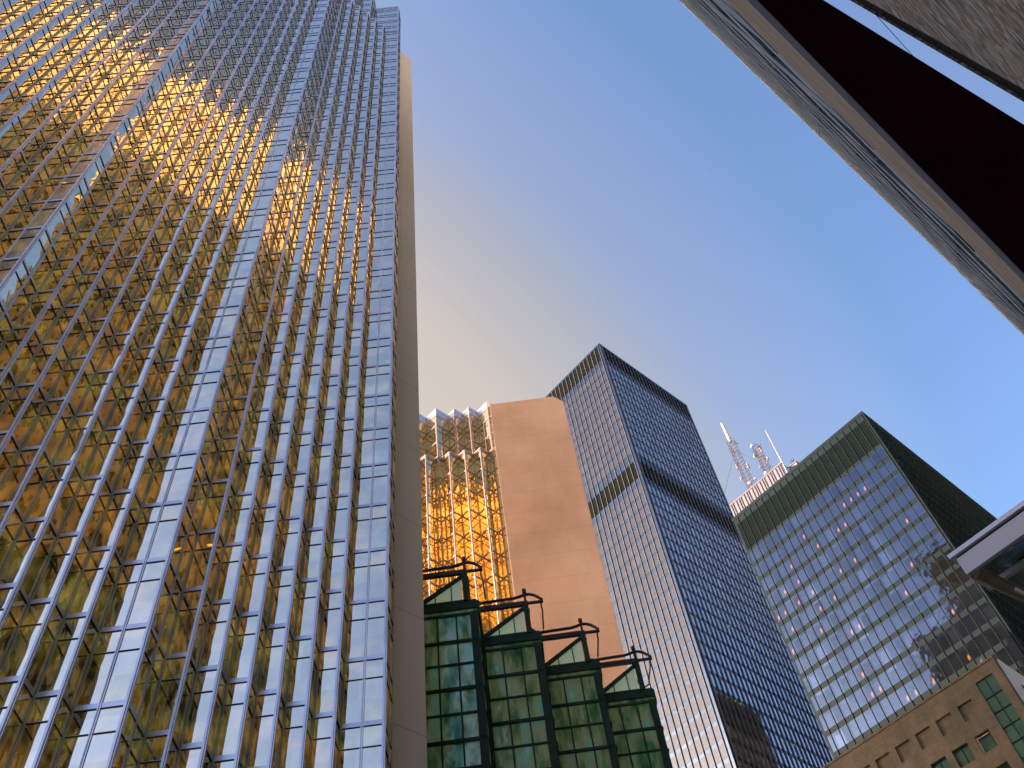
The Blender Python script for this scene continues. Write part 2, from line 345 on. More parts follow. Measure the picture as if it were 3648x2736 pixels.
class Parts:
    """collects repeated parts of one thing: the first 100 become parts, the rest one stuff part"""
    def __init__(s, name, parent): s.n = name; s.p = parent; s.c = 0; s.rest = MB()
    def new(s):
        s.c += 1
        return MB() if s.c <= 100 else s.rest
    def done(s, mb):
        if mb is not s.rest and mb.f: mb.build(s.n, s.p)
    def finish(s):
        if s.rest.f: o = s.rest.build(s.n, s.p); o['kind'] = 'stuff'

# ------------------------------------------------------------------ ground
g = MB(); g.face([(-900, -900, 0), (1200, -900, 0), (1200, 1200, 0), (-900, 1200, 0)], 'paving'); structure(g.build('ground'))
g = MB(); g.face([(-300, 6, .004), (400, 6, .004), (400, 24, .004), (-300, 24, .004)], 'asphalt'); structure(g.build('road'))
g = MB(); g.box(-300, 400, 24.0, 24.3, 0, .14, 'paving'); g.box(-300, 400, 5.7, 6.0, 0, .14, 'paving'); structure(g.build('kerb'))
g = MB()
for i in range(60): g.face([(-200+i*9, 14.9, .008), (-196+i*9, 14.9, .008), (-196+i*9, 15.05, .008), (-200+i*9, 15.05, .008)], 'paint')
structure(g.build('road_marking'))

# ------------------------------------------------------------------ serrated gold curtain wall
def curtain(parts, pts, z0, z1, mod, floor, zref, glass, alu='alu'):
    """pts: plan polyline, outward on the right-hand side of travel.  zref: height of one floor-band underside"""
    G, Mu = parts
    n = len(pts)
    kinds = []
    for i in range(n):
        if 0 < i < n-1:
            a, b, c = pts[i-1], pts[i], pts[i+1]
            cr_ = (b[0]-a[0])*(c[1]-b[1])-(b[1]-a[1])*(c[0]-b[0]); kinds.append('x' if cr_ > 0 else 'v')
        else: kinds.append('e')
    for i in range(n-1):
        a, b = pts[i], pts[i+1]
        mb = G.new()
        mb.face([(a[0], a[1], z0), (b[0], b[1], z0), (b[0], b[1], z1), (a[0], a[1], z1)], glass)
        G.done(mb)
        L = math.hypot(b[0]-a[0], b[1]-a[1]); k = max(1, round(L/mod))
        ux, uy = (b[0]-a[0])/L, (b[1]-a[1])/L
        # intermediate mullions
        for j in range(1, k):
            t_ = L*j/k
            mm = Mu.new()
            for d in (-.065, .02):
                p = (a[0]+ux*(t_+d), a[1]+uy*(t_+d)); q = (p[0]+ux*.045, p[1]+uy*.045)
                mm.seg(p, q, z0, z1, -.02, .05, alu)
            Mu.done(mm)
    for i in range(n):
        mm = Mu.new()
        wd = .105 if kinds[i] != 'v' else .05
        gp = .012
        if i > 0:
            a, b = pts[i-1], pts[i]; L = math.hypot(b[0]-a[0], b[1]-a[1]); ux, uy = (b[0]-a[0])/L, (b[1]-a[1])/L
            if kinds[i] == 'v': e = .062
            else: e = gp
            mm.seg((b[0]-ux*(wd+e), b[1]-uy*(wd+e)), (b[0]-ux*e, b[1]-uy*e), z0, z1, -.02, .045, alu if kinds[i] != 'v' else 'alu_gold_lit')
        if i < n-1:
            a, b = pts[i], pts[i+1]; L = math.hypot(b[0]-a[0], b[1]-a[1]); ux, uy = (b[0]-a[0])/L, (b[1]-a[1])/L
            e = .062 if kinds[i] == 'v' else gp
            mm.seg((a[0]+ux*e, a[1]+uy*e), (a[0]+ux*(e+wd), a[1]+uy*(e+wd)), z0, z1, -.02, .045, alu if kinds[i] != 'v' else 'alu_gold_lit')
        Mu.done(mm)
def bands(F, T, pts, z0, z1, floor, zref, topband=.55, spand=1.12, alu='alu', shade_mat='trim_shade_black'):
    def run(mb, za, zb, o0, o1, mat):
        n = len(pts)
        for i in range(n-1):
            def conv(j):
                if j <= 0 or j >= n-1: return 0
                a, b, c = pts[j-1], pts[j], pts[j+1]
                return 1 if (b[0]-a[0])*(c[1]-b[1])-(b[1]-a[1])*(c[0]-b[0]) > 0 else -1
            e0 = .12 if conv(i) >= 0 else .005+o1
            e1 = .12 if conv(i+1) >= 0 else .005+o1
            mb.seg(pts[i], pts[i+1], za, zb, o0, o1, mat, e0, e1)
    k = math.ceil((z0-zref)/floor)
    while zref+k*floor < z1-.3:
        z = zref+k*floor
        if z-.09 > z0:
            mb = F.new(); run(mb, z, z+.25, -.02, .024, alu); run(mb, z-.04, z-.004, -.02, .042, shade_mat); F.done(mb)  # dark strip under each band draws its underside shade
        if z-spand > z0+.2:
            mb = T.new(); run(mb, z-spand, z-spand+.022, -.02, .03, alu); run(mb, z-spand-.036, z-spand-.004, -.02, .042, shade_mat); T.done(mb)  # same shade line drawn below the thin transom
        k += 1
    if topband:
        mb = F.new(); run(mb, z1-topband, z1+.05, -.02, .06, alu); F.done(mb)

K = 1.05; y2, y1, y0v = 29.64, 30.35, 31.05
S = thing('gold_glass_tower', 'tall gold mirrored office tower with zigzag glass folds filling the left of the view', 'skyscraper', (0, 32, 0))
q = math.sqrt(.5)
centers = [-35.71, -24.40, -13.08, -1.77, 9.55, 20.87]
def lower_cell(c):
    pts = [(c, y2), (c+1.414, y0v), (c+2.12, y1)]
    for j in range(5): pts += [(c+2.12+1.414*j+.707, y0v), (c+2.12+1.414*(j+1), y1)]
    pts += [(c+9.9, y0v)]
    return pts
def upper_cell(c):
    return [(c, y2), (c+2.83, y2+2.83), (c+4.24, y2+1.41), (c+5.66, y2+2.83), (c+7.07, y2+1.41), (c+8.49, y2+2.83)]
def sc_(pts): return [(x*K, y*K) for x, y in pts]
low = []
for c in centers[:-1]: low += lower_cell(c)
low += [(20.87, y2), (22.28, y0v)]
low = sc_(low)
ZR = 48.3; FL = 3.83
ZA, ZB, ZC = ZR+28*FL+1.2, 172.6, 178.0
lowL = sc_([p for c in centers[:2] for p in lower_cell(c)]+[(centers[2], y2)])
lowR = [p for p in low if p[0] >= centers[2]*K-.01]
# glass facets ordered so that the largest in view come first
G = Parts('glass_bay', S); Mu = Parts('mullion', S); F = Parts('floor_band', S); T = Parts('transom', S)
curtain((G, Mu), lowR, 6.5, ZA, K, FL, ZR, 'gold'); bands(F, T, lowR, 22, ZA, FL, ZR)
uppR = []
for c in centers[2:5]: uppR += upper_cell(c)
uppR += [(20.87, y2), (22.28, y0v)]; uppR = sc_(uppR)
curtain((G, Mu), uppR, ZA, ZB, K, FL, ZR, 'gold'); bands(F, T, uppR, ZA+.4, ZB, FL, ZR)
top = [];
for c in centers[2:4]: top += upper_cell(c)
top += upper_cell(centers[4])[:5]+[(centers[4]+9.9, y2+4.24)]
top = sc_(top)
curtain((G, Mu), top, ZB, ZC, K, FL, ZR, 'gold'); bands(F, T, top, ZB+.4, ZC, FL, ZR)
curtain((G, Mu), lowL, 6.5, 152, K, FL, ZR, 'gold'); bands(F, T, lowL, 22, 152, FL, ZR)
for x in (G, Mu, F, T): x.finish()
FX0, FY0, FX1 = 22.28*K, y0v*K, 32.62*math.tan(R(38.07))
mb = MB(); mb.box(-37.3, FX0-1.3, 36.0, 62, 0, ZC-.6, 'fin'); mb.box(-37.3, -14, 36.0, 61.9, 0, 151.3, 'fin'); 
mb.v = []; mb.f = []; mb.m = []
def inset(pts, zt, back):  # roof slab following the folds
    poly = [(x, y+.03) for x, y in pts]+[(pts[-1][0], back), (pts[0][0], back)]
    return poly
mb.prism(inset(top, ZC, 60), ZC-1.0, ZC-.35, 'fin'); mb.prism(inset(uppR, ZB, 60), ZB-1.0, ZB-.35, 'fin')
mb.prism(inset(lowR, ZA, 60), ZA-1.0, ZA-.3, 'fin'); mb.prism(inset(lowL, 152, 60), 151, 151.6, 'fin'); mb.build('roof', S)
mb = MB(); mb.box(-37.5, 20.0, 36.6, 60.05, 0, ZA-1.2, 'fin'); mb.box(-13.5, 16.0, 36.6, 60.05, ZA-1.1, ZC-1.2, 'fin'); mb.build('rear_wall', S)
# concrete fin at the right-hand end, with a splayed coping at its top
ft = 1.6+math.hypot(FX0, FY0)*math.tan(R(75.30))
mb = MB(); mb.box(FX0+.02, FX1, 32.62, 71.0, 0, ft-2.2, 'fin')
i = len(mb.v)
a0, a1, b0, b1 = FX0+.02, FX1, 32.62, 71.0
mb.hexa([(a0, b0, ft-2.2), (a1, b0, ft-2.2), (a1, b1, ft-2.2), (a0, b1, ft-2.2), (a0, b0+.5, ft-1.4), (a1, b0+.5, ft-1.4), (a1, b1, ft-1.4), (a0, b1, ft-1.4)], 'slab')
mb.box(a0, a1, b0+.5, b1, ft-1.4, ft, 'fin'); mb.build('concrete_fin', S)

# ------------------------------------------------------------------ north gold tower
NK = .96; HN = 112*NK
Nn = thing('gold_glass_tower', 'shorter gold glass tower in the middle with orange reflections and a broad peach concrete flank', 'skyscraper', (60*NK, 60*NK, 0))
def kn(p): return [(x*NK, (y)*NK) for x, y in p]
up_pts = [(56.47, 55.50), (56.3, 56.07), (56.3, 58.35), (54.8, 58.35), (54.8, 59.85), (53.3, 59.85), (53.3, 61.34), (51.1, 61.34), (51.1, 63.55), (49.6, 63.55), (49.6, 65.05), (48.1, 65.05), (48.1, 66.55), (45.85, 66.55), (45.85, 68.8), (44.3, 68.8), (44.3, 70.3), (42.8, 70.3), (42.8, 72)]
lo_pts = [(56.47, 55.50), (56.3, 56.07), (56.3, 56.85), (54.8, 56.85), (54.8, 58.35), (53.3, 58.35), (53.3, 59.85), (51.85, 59.85), (51.85, 61.34), (51.1, 61.34), (51.1, 62.1), (49.6, 62.1), (49.6, 63.6), (48.1, 63.6), (48.1, 65.1), (46.6, 65.1), (46.6, 66.55), (45.85, 66.55), (45.85, 67.3), (44.35, 67.3), (44.35, 68.8), (42.85, 68.8), (42.85, 72)]
up_pts = kn(up_pts)[::-1]; lo_pts = kn(lo_pts)[::-1]
FN = 3.8*NK; ZN = 1.6+(104.16-1.6)*NK; HL = 1.6+(101.0-1.6)*NK; HT = 1.6+(112-1.6)*NK
G = Parts('glass_bay', Nn); Mu = Parts('mullion', Nn); F = Parts('floor_band', Nn); T = Parts('transom', Nn)
curtain((G, Mu), lo_pts, 5, HL, 1.5*NK, FN, ZN, 'gold2', 'alu_rose'); bands(F, T, lo_pts, 30, HL, FN, ZN, .3, alu='alu_rose', shade_mat='shade_brown')
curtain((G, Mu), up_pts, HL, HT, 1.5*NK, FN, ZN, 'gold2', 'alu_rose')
bands(F, T, up_pts, HL+.3, HT-3.0, FN, ZN, 0, alu='alu_rose', shade_mat='shade_brown')
mb = F.new()
for i in range(len(up_pts)-1): mb.seg(up_pts[i], up_pts[i+1], HT-1.55, HT, -.02, .05, 'alu')
F.done(mb)
for x in (G, Mu, F, T): x.finish()
sl = kn([(56.45, 55.47), (63.77, 48.15), (63.77, 77), (44, 77), (44, 73), (57.0, 60)])
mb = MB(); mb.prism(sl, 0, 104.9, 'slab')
def zc(i): return 104.92 if i in (1, 2) else 106.45
sl2 = kn([(56.45, 55.47), (62.9, 49.02), (62.9, 77), (44, 77), (44, 73), (57.0, 60)])
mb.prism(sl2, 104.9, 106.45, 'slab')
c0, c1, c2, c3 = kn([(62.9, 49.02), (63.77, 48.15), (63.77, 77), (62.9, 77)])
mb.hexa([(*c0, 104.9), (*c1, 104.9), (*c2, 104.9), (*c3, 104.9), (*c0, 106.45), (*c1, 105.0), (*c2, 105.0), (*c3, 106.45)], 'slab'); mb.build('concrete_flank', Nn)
mb = MB(); mb.prism([(x, y) for x, y in up_pts]+kn([(56.9, 60), (44, 72.9)]), HT-1.0, HT-.3, 'fin')
mb.prism([(x, y) for x, y in lo_pts]+kn([(56.9, 60), (44, 72.9)]), HL-.6, HL-.1, 'fin'); mb.build('roof', Nn)

# ------------------------------------------------------------------ black steel towers
def steel_tower(T_, x0, x1, yA, yB, H, bands_, glass, glass_y, frame, mull, fl=3.55, zoff=0.0, sp_h=.95, msp=1.5, md=.22, mw=.11, corner=.75, top_h=6.6, zmin=0):
    """faces visible: x0 (facing -X) and yA (facing -Y)"""
    b = MB(); b.box(x0, x1, yA, yB, 0, H-.7, frame); b.box(x0-.06, x1+.06, yA-.06, yB+.06, H-.7, H, frame); b.build('steel_frame', T_)
    L = Parts('louvre_band', T_); W = Parts('window_band', T_)
    def ring(mb, z0, z1, mat, maty, o=.03):
        c = corner
        mb.face([(x0-o, yB-c, z0), (x0-o, yA+c, z0), (x0-o, yA+c, z1), (x0-o, yB-c, z1)], mat)
        mb.face([(x0+c, yA-o, z0), (x1-c, yA-o, z0), (x1-c, yA-o, z1), (x0+c, yA-o, z1)], maty)
        mb.face([(x1+o, yA+c, z0), (x1+o, yB-c, z0), (x1+o, yB-c, z1), (x1+o, yA+c, z1)], mat)
        mb.face([(x1-c, yB+o, z0), (x0+c, yB+o, z0), (x0+c, yB+o, z1), (x1-c, yB+o, z1)], mat)
    for (z0, z1) in bands_:
        mb = L.new(); ring(mb, z0, z1, 'louvre', 'louvre'); L.done(mb)
    k = 0; z = zoff
    zs = []
    while z < H-1:
        za, zb = z, z+fl-sp_h
        if zb < H-1 and not any(za < b1-.2 and zb > b0+.2 for b0, b1 in bands_) and za > zmin: zs.append((za, zb))
        z += fl
    for za, zb in reversed(zs):
        mb = W.new(); ring(mb, za, zb, glass, glass_y); W.done(mb)
    W.finish(); L.finish()
    Mp = Parts('mullion', T_)
    ny = int((yB-yA-2*corner)/msp+.5); nx = int((x1-x0-2*corner)/msp+.5)
    z0, z1 = max(zmin, 4), H-.75
    def ibeam(mb, cx, cy, dx, dy):
        # flange and web of an I-section
        if dx:  # projects in x
            s_ = dx
            xa, xb = sorted((cx, cx+s_*md)); mb.box(xa, xb, cy-.02, cy+.02, z0, z1, mull)
            xa, xb = sorted((cx+s_*md, cx+s_*(md+.03))); mb.box(xa, xb, cy-mw/2, cy+mw/2, z0, z1, mull)
        else:
            s_ = dy
            ya, yb = sorted((cy, cy+s_*md)); mb.box(cx-.02, cx+.02, ya, yb, z0, z1, mull)
            ya, yb = sorted((cy+s_*md, cy+s_*(md+.03))); mb.box(cx-mw/2, cx+mw/2, ya, yb, z0, z1, mull)
    jobs = []
    for i in range(ny+1): jobs.append((x0, yA+corner+i*msp, -1, 0))
    for i in range(nx+1): jobs.append((x0+corner+i*msp, yA, 0, -1))
    for i in range(ny+1): jobs.append((x1, yA+corner+i*msp, 1, 0))
    for i in range(nx+1): jobs.append((x0+corner+i*msp, yB, 0, 1))
    for j in jobs:
        mb = Mp.new(); ibeam(mb, *j); Mp.done(mb)
    Mp.finish()
A1 = thing('steel_office_tower', 'tallest dark steel tower behind the peach concrete wall, with a black band at mid height', 'skyscraper', (143, 110, 0), 'dark steel towers')
steel_tower(A1, 125.2, 161.4, 77.45, 152, 222, [(214.7, 221.2), (164.6, 170.3)], 'td1_glass', 'td1_glass_side', 'td1_frame', 'td1_mull', zoff=184.13+.05-52*3.55, sp_h=.85, md=.24, mw=.09)
A2 = thing('steel_office_tower', 'squat dark green tower at the right with rows of blue windows and scattered orange lights', 'skyscraper', (140, 45, 0), 'dark steel towers')
s2 = .71
steel_tower(A2, 121.35, 172, 27.15, 58.75, 1.6+181.6*s2, [(1.6+(170.8-1.6)*s2, 1.6+(180.2-1.6)*s2)], 'td2_glass', 'td2_glass', 'td2_frame', 'td2_mull', zoff=1.6+(169.76-1.6)*s2-3.52*20-2.62, fl=3.52, sp_h=.92, md=.16, mw=.07, corner=.45)

# ------------------------------------------------------------------ white tower with masts
W_ = thing('white_office_tower', 'top of a white panelled skyscraper carrying masts, peeping over the dark blue-windowed tower', 'skyscraper', (300, 130, 0))
mb = MB(); mb.prism([(272, 100.9), (276.6, 100.9), (276.6, 96.3), (345, 96.3), (345, 172), (272, 172)], 0, 297.2, 'white_panel'); mb.build('wall', W_)
mb = MB(); mb.prism([(271.8, 100.7), (276.4, 100.7), (276.4, 96.1), (345.2, 96.1), (345.2, 172.2), (271.8, 172.2)], 297.2, 298, 'pinkmetal'); mb.build('roof', W_)
Rb = Parts('rib', W_)
for i in range(26):
    mb = Rb.new(); yy = 101.2+i*1.5+(.4 if i % 3 == 0 else 0); mb.box(271.45, 272.02, yy-.12, yy+.12, 240, 297.2, 'pinkmetal'); Rb.done(mb)
for i in range(3):
    mb = Rb.new(); xx = 272.6+i*1.9; mb.box(xx-.12, xx+.12, 100.4, 100.92, 240, 297.2, 'white_metal'); Rb.done(mb)
def lattice(th, x, y, z0, z1, wd, spikes, seed, wt=None):
    rnd = random.Random(seed)
    wt = wt or wd
    mb = MB(); n = max(3, int((z1-z0)/(wd*.8)))
    cs = [(-1, -1), (1, -1), (1, 1), (-1, 1)]
    for cx, cy in cs: mb.beam((x+cx*wd/2, y+cy*wd/2, z0), (x+cx*wt/2, y+cy*wt/2, z1), .22, 'pinkmetal')
    for i in range(n):
        za, zb = z0+(z1-z0)*i/n, z0+(z1-z0)*(i+1)/n
        for j in range(4):
            a, b = cs[j], cs[(j+1) % 4]
            mb.beam((x+a[0]*wd/2, y+a[1]*wd/2, za), (x+b[0]*wd/2, y+b[1]*wd/2, zb), .13, 'pinkmetal')
            mb.beam((x+b[0]*wd/2, y+b[1]*wd/2, zb), (x+a[0]*wd/2, y+a[1]*wd/2, zb), .11, 'pinkmetal')
    mb.build('lattice', th)
    for k in range(spikes):
        mb = MB(); z = z0+(z1-z0)*rnd.uniform(.08, 1); an = rnd.uniform(0, 6.28); r_ = wd*.5+rnd.uniform(.5, 1.5)
        px, py = x+math.cos(an)*r_, y+math.sin(an)*r_
        mb.beam((x+math.cos(an)*wd*.4, y+math.sin(an)*wd*.4, z), (px, py, z+.1), .16, 'pinkmetal')
        if k % 3: mb.beam((px, py, z-.9), (px, py, z+1.2), .16, 'pinkmetal')
        else: mb.tube([(px, py, z), (px+math.cos(an)*.5, py+math.sin(an)*.5, z)], .8, 'mast_red', 10)
        mb.build('aerial', th)
G1 = 'masts on the white tower roof'
a = thing('radio_mast', 'tallest lattice mast with a smooth pale pole at its tip, on the white tower', 'mast', (285, 123.1, 298), G1)
lattice(a, 285, 123.1, 298, 346, 3.0, 26, 3)
mb = MB(); mb.tube([(285, 123.1, 345), (285, 123.1, 360)], .75, 'mast_red', 12); mb.tube([(285, 123.1, 360), (285, 123.1, 361)], .4, 'trim_shade_black', 8); mb.build('pole', a)
mb = MB(); mb.beam((285, 123.1, 338), (277, 142, 300), .12, 'dark_steel'); mb.beam((285, 123.1, 338), (290, 101, 299), .10, 'dark_steel'); mb.build('guy_wire', a)
a = thing('radio_mast', 'short bristly lattice mast packed with aerials, middle of the three masts', 'mast', (285, 112.8, 298), G1)
lattice(a, 285, 112.8, 298, 331, 2.6, 46, 5)
a = thing('radio_mast', 'thin plain pole mast without lattice, nearest the right corner of the white roof', 'mast', (285, 105.4, 298), G1)
mb = MB(); mb.tube([(285, 105.0, 298), (285, 105.0, 313)], .55, 'mast_red', 8, .42); mb.tube([(285, 105.0, 313), (285, 105.0, 335)], .28, 'mast_red', 8, .16); mb.build('pole', a)
for (x, y, sd_) in ((278, 107.5, 11), (279.5, 98.2, 12)):
    a = thing('rooftop_aerial', ('small cluster of whip aerials beside the foot of the thin pole mast' if sd_ == 11 else 'small cluster of whip aerials on the stepped corner of the white roof'), 'antenna', (x, y, 298), 'whip aerials')
    rnd = random.Random(sd_)
    mb = MB(); mb.beam((x, y, 298), (x, y, 302.4), .3, 'dark_steel')
    for k in range(9):
        an = rnd.uniform(0, 6.28); z = 298.5+rnd.uniform(0, 3.4); l_ = rnd.uniform(.7, 1.6)
        mb.beam((x, y, z), (x+math.cos(an)*l_, y+math.sin(an)*l_, z+.1), .16, 'dark_steel')
        mb.beam((x+math.cos(an)*l_, y+math.sin(an)*l_, z-.3), (x+math.cos(an)*l_, y+math.sin(an)*l_, z+1.3), .16, 'dark_steel')
    mb.build('whip', a)

# unseen block, added to shade the lower storeys of the tower overhead
H_ = thing('shade_block', 'unseen plain block added to cast shade, beside the left end of the tall gold tower', 'skyscraper', (-70, 45, 0))
mb = MB(); mb.box(-110, -38.5, 32.2, 60, 0, 155.8, 'white_panel'); mb.build('wall', H_)
Wb = Parts('window_band', H_)  # window bands of the added unseen block
for i in range(37):
    mb = Wb.new(); z = 6+i*4.1
    mb.box(-110.1, -38.4, 32.1, 60.1, z, z+1.9, 'near_glass'); Wb.done(mb)
Wb.finish()

# ------------------------------------------------------------------ green glazed atrium between the gold towers
AT = thing('glazed_atrium', 'dark green steel and glass hall with four sawtooth bays stepping away between the gold towers', 'atrium', (40, 38, 0))
u = Vector((q, -q)); wv = Vector((q, q))      # along a bay front (to the right), and its return
for kk in range(-1, 4):
    Cx, Cy = 37.5+5.6*(kk-1), 35.0
    C = Vector((Cx, Cy)); V = C-u*3.96; Vb = C+wv*3.96
    post = Vector((37.0+5.6*(kk-1), 35.44))
    bay = MB()
    f0, f1 = V, C
    bay.face([(f0.x, f0.y, 0), (f1.x, f1.y, 0), (f1.x, f1.y, 44.4), (f0.x, f0.y, 44.4)], 'atrium')
    bay.face([(f1.x, f1.y, 0), (Vb.x, Vb.y, 0), (Vb.x, Vb.y, 44.4), (f1.x, f1.y, 44.4)], 'atrium')
    bay.build('glazing', AT)
    fr = MB()
    fr.seg(f0, f1, 44.30, 45.0, -.3, .14, 'dark_steel', 0, .0); fr.seg(f0, f1, 43.80, 43.98, -.1, .10, 'dark_steel')
    fr.seg(f1, Vb, 43.9, 45.0, -.3, .14, 'dark_steel')
    for t_ in (0.1, 1.28, 2.53, 3.5):
        p = f0+u*(t_-.05); p2 = f0+u*(t_+.05); fr.seg(p, p2, 8, 44, -.05, .09, 'dark_steel')
    fr.seg(f1-u*.42, f1, 8, 44, -.25, .13, 'dark_steel')
    for t_ in (1.3, 2.6): p = f1+wv*(t_-.04); p2 = f1+wv*(t_+.04); fr.seg(p, p2, 8, 44, -.05, .09, 'dark_steel')
    for i in range(20):
        z = 41.75-1.8*i; hh = .11 if i % 2 else .19
        if z > 8:
            fr.seg(f0, f1, z-hh, z+.02, -.05, .13 if i % 2 == 0 else .10, 'dark_steel', 0, .05); fr.seg(f1, Vb, z-hh, z+.02, -.05, .10, 'dark_steel')
    fr.build('frame', AT)
    # clerestory: triangular gable over the bay
    pz = lambda p, z: (p.x, p.y, z)
    bl = post-u*3.1; top_z = 47.35
    gb = MB()
    a_, b_ = bl+wv*.12, post-u*.25+wv*.12
    gb.face([(a_.x, a_.y, 45.0), (b_.x, b_.y, 45.0), (b_.x, b_.y, top_z-.25)], 'atrium_gable'); gb.build('gable', AT)
    gf = MB()
    gf.seg(post-u*3.9, post+u*.1, 44.85, 45.04, -.2, .12, 'dark_steel')
    for t_ in (1.0, 2.1):
        zt = 45+(top_z-45)*(3.1-t_-.0)/3.1; p = post-u*t_; gf.seg(p-u*.03, p+u*.03, 45, zt-.1, -.12, .03, 'dark_steel')
    # raking beam
    p0 = post-u*3.45; p1 = post-u*.05
    for o in (0,):
        a3 = Vector((p0.x, p0.y, 44.95)); b3 = Vector((p1.x, p1.y, top_z))
        d = (b3-a3); nrm = Vector((q*-1, -q, 0)); dn = Vector((0, 0, 1))
        hh = .12
        pts8 = [a3+nrm*.1-dn*hh, b3+nrm*.1-dn*hh, b3-nrm*.25-dn*hh, a3-nrm*.25-dn*hh, a3+nrm*.1+dn*hh, b3+nrm*.1+dn*hh, b3-nrm*.25+dn*hh, a3-nrm*.25+dn*hh]
        gf.hexa(pts8, 'dark_steel')
    gf.seg(post-u*.20, post+u*.16, 44.9, 47.55, -.22, .2, 'dark_steel')
    gf.seg(post+u*.0, post+u*.0+wv*.3, 44.9, 47.7, -.1, .1, 'dark_steel')
    gf.build('gable_frame', AT)
    tb = MB(); le = post-u*3.96; re = post+u*1.13
    tb.seg(le, post+u*.16, 47.45, 47.82, -.12, .12, 'rail_steel'); tb.seg(post+u*.16, re, 47.55, 47.76, -.06, .06, 'rail_steel'); tb.build('top_beam', AT)
    # B-direction beam behind the post and small struts
    tb = MB(); Pn = post+Vector((5.6, 0))-u*3.96
    a3 = (post.x+.25, post.y-.0, 47.3); tb.tube([a3, (Pn.x, Pn.y, 47.5)], .07, 'rail_steel', 6)
    tb.tube([(Pn.x, Pn.y, 47.6), ((re+wv*3.7).x, (re+wv*3.7).y, 48.15)], .06, 'rail_steel', 6); tb.build('strut', AT)
    # pipe rail: level run, hump over the post, turns at the beam end and runs back along the return
    rl = MB(); z_r = 48.22
    pts_ = []
    st = post-u*3.6
    pts_.append(pz(st-wv*.05, z_r+.25)); pts_.append(pz(st+u*.2, z_r+.06)); pts_.append(pz(st+u*.6, z_r-.02))
    for t_ in (1.2, 2.0, 2.8): pts_.append(pz(st+u*t_, z_r+.02*t_))
    pts_ += [pz(st+u*3.25, z_r+.15), pz(st+u*3.6, z_r+.28), pz(st+u*3.95, z_r+.26), pz(st+u*4.3, z_r+.10), pz(st+u*4.6, z_r-.18), pz(st+u*4.73, z_r-.42)]
    rl.tube(pts_, .115, 'rail_steel', 8)
    e_ = st+u*4.73
    rl.tube([pz(e_, z_r-.30), pz(e_, z_r-.62)], .14, 'rail_steel', 8)
    rl.tube([pz(e_, z_r-.5), pz(e_+wv*.5-u*.05, z_r-.52), pz(e_+wv*1.0+u*.02, z_r-.42), pz(e_+wv*3.6+u*.0, z_r+.02)], .065, 'rail_steel', 6)
    rl.tube([pz(post, 47.7), pz(post, 48.75)], .09, 'rail_steel', 6); rl.tube([pz(post, 48.72), pz(post, 48.98)], .16, 'rail_steel', 6)
    rl.tube([pz(st-u*.1, z_r-.1), pz(st-u*.1, z_r+.42)], .14, 'rail_steel', 6)
    rl.build('pipe_rail', AT)
mb = MB(); mb.prism([(24, 41), (49.5, 41), (51.5, 43), (51.5, 44), (24, 44)], 0, 44.2, 'dark_steel'); mb.build('rear_wall', AT)

# ------------------------------------------------------------------ brown stone building, lower right
BX, BY, BZ = 70.0, 18.0, 1.6+70*math.tan(R(32.33))
BR = thing('stone_building', 'low olive brown stone building with dark square windows in the bottom right corner', 'building', (BX, 30, 0))
mb = MB()
def wallpanel(y0, y1, z0, z1): mb.box(BX, BX+.5, y0, y1, z0, z1, 'brownstone')
ww = 1.42; cols = [(26.5, 'w'), (25.12-.02, 'x')]
wins = []
# two rows of openings measured on the facade: row A blank recesses, lower rows windows
rowz = [(42.75, 44.12), (40.0, 41.44), (37.3, 38.74), (34.6, 36.04), (31.9, 33.34), (29.2, 30.64), (26.5, 27.9)]
opy = [(21.16, 22.42), (23.13, 24.52), (25.13, 26.52), (27.13, 28.52), (29.13, 30.52), (31.13, 32.52), (33.13, 34.52), (35.13, 36.52), (37.13, 38.52), (39.13, 40.52)]
zs = [0]+[z for r_ in reversed(rowz) for z in r_]+[BZ]
for i in range(0, len(zs)-1):
    if i % 2 == 0: wallpanel(20.22, 44, zs[i], zs[i+1])
for (z0, z1) in rowz:
    edges = [20.22]+[v for p in opy for v in p]+[44]
    for i in range(0, len(edges), 2): wallpanel(edges[i], edges[i+1], z0, z1)
wallpanel(BY, 18.68, 0, BZ); mb.box(BX, BX+.5, 18.68, 20.22, 44.95, BZ, 'brownstone')
mb.box(BX+.5, BX+30, BY+.02, 44, 0, BZ-.2, 'brownstone')
mb.build('wall', BR)
mb = MB(); mb.box(BX-.08, BX+30, BY-.05, 44.1, BZ, BZ+.18, 'brownstone'); mb.build('coping', BR)
Wp = Parts('window', BR)
for r_, (z0, z1) in enumerate(rowz):
    for c_, (ya, yb) in enumerate(opy):
        if r_ == 0:
            mb = Wp.new(); mb.box(BX+.22, BX+.3, ya, yb, z0, z1, 'brownstone'); Wp.done(mb); continue
        if c_ == 0 and r_ >= 1:
            continue
        mb = Wp.new(); mb.box(BX+.30, BX+.36, ya, yb, z0, z1, 'green_glass')
        for yy in ((ya+yb)/2,): mb.box(BX+.24, BX+.30, yy-.03, yy+.03, z0, z1, 'dark_steel')
        mb.box(BX+.24, BX+.30, ya, yb, z1-.06, z1, 'dark_steel'); mb.box(BX+.24, BX+.30, ya, ya+.05, z0, z1-.06, 'dark_steel'); mb.box(BX+.24, BX+.30, yb-.05, yb, z0, z1-.06, 'dark_steel')
        Wp.done(mb)
Wp.finish()
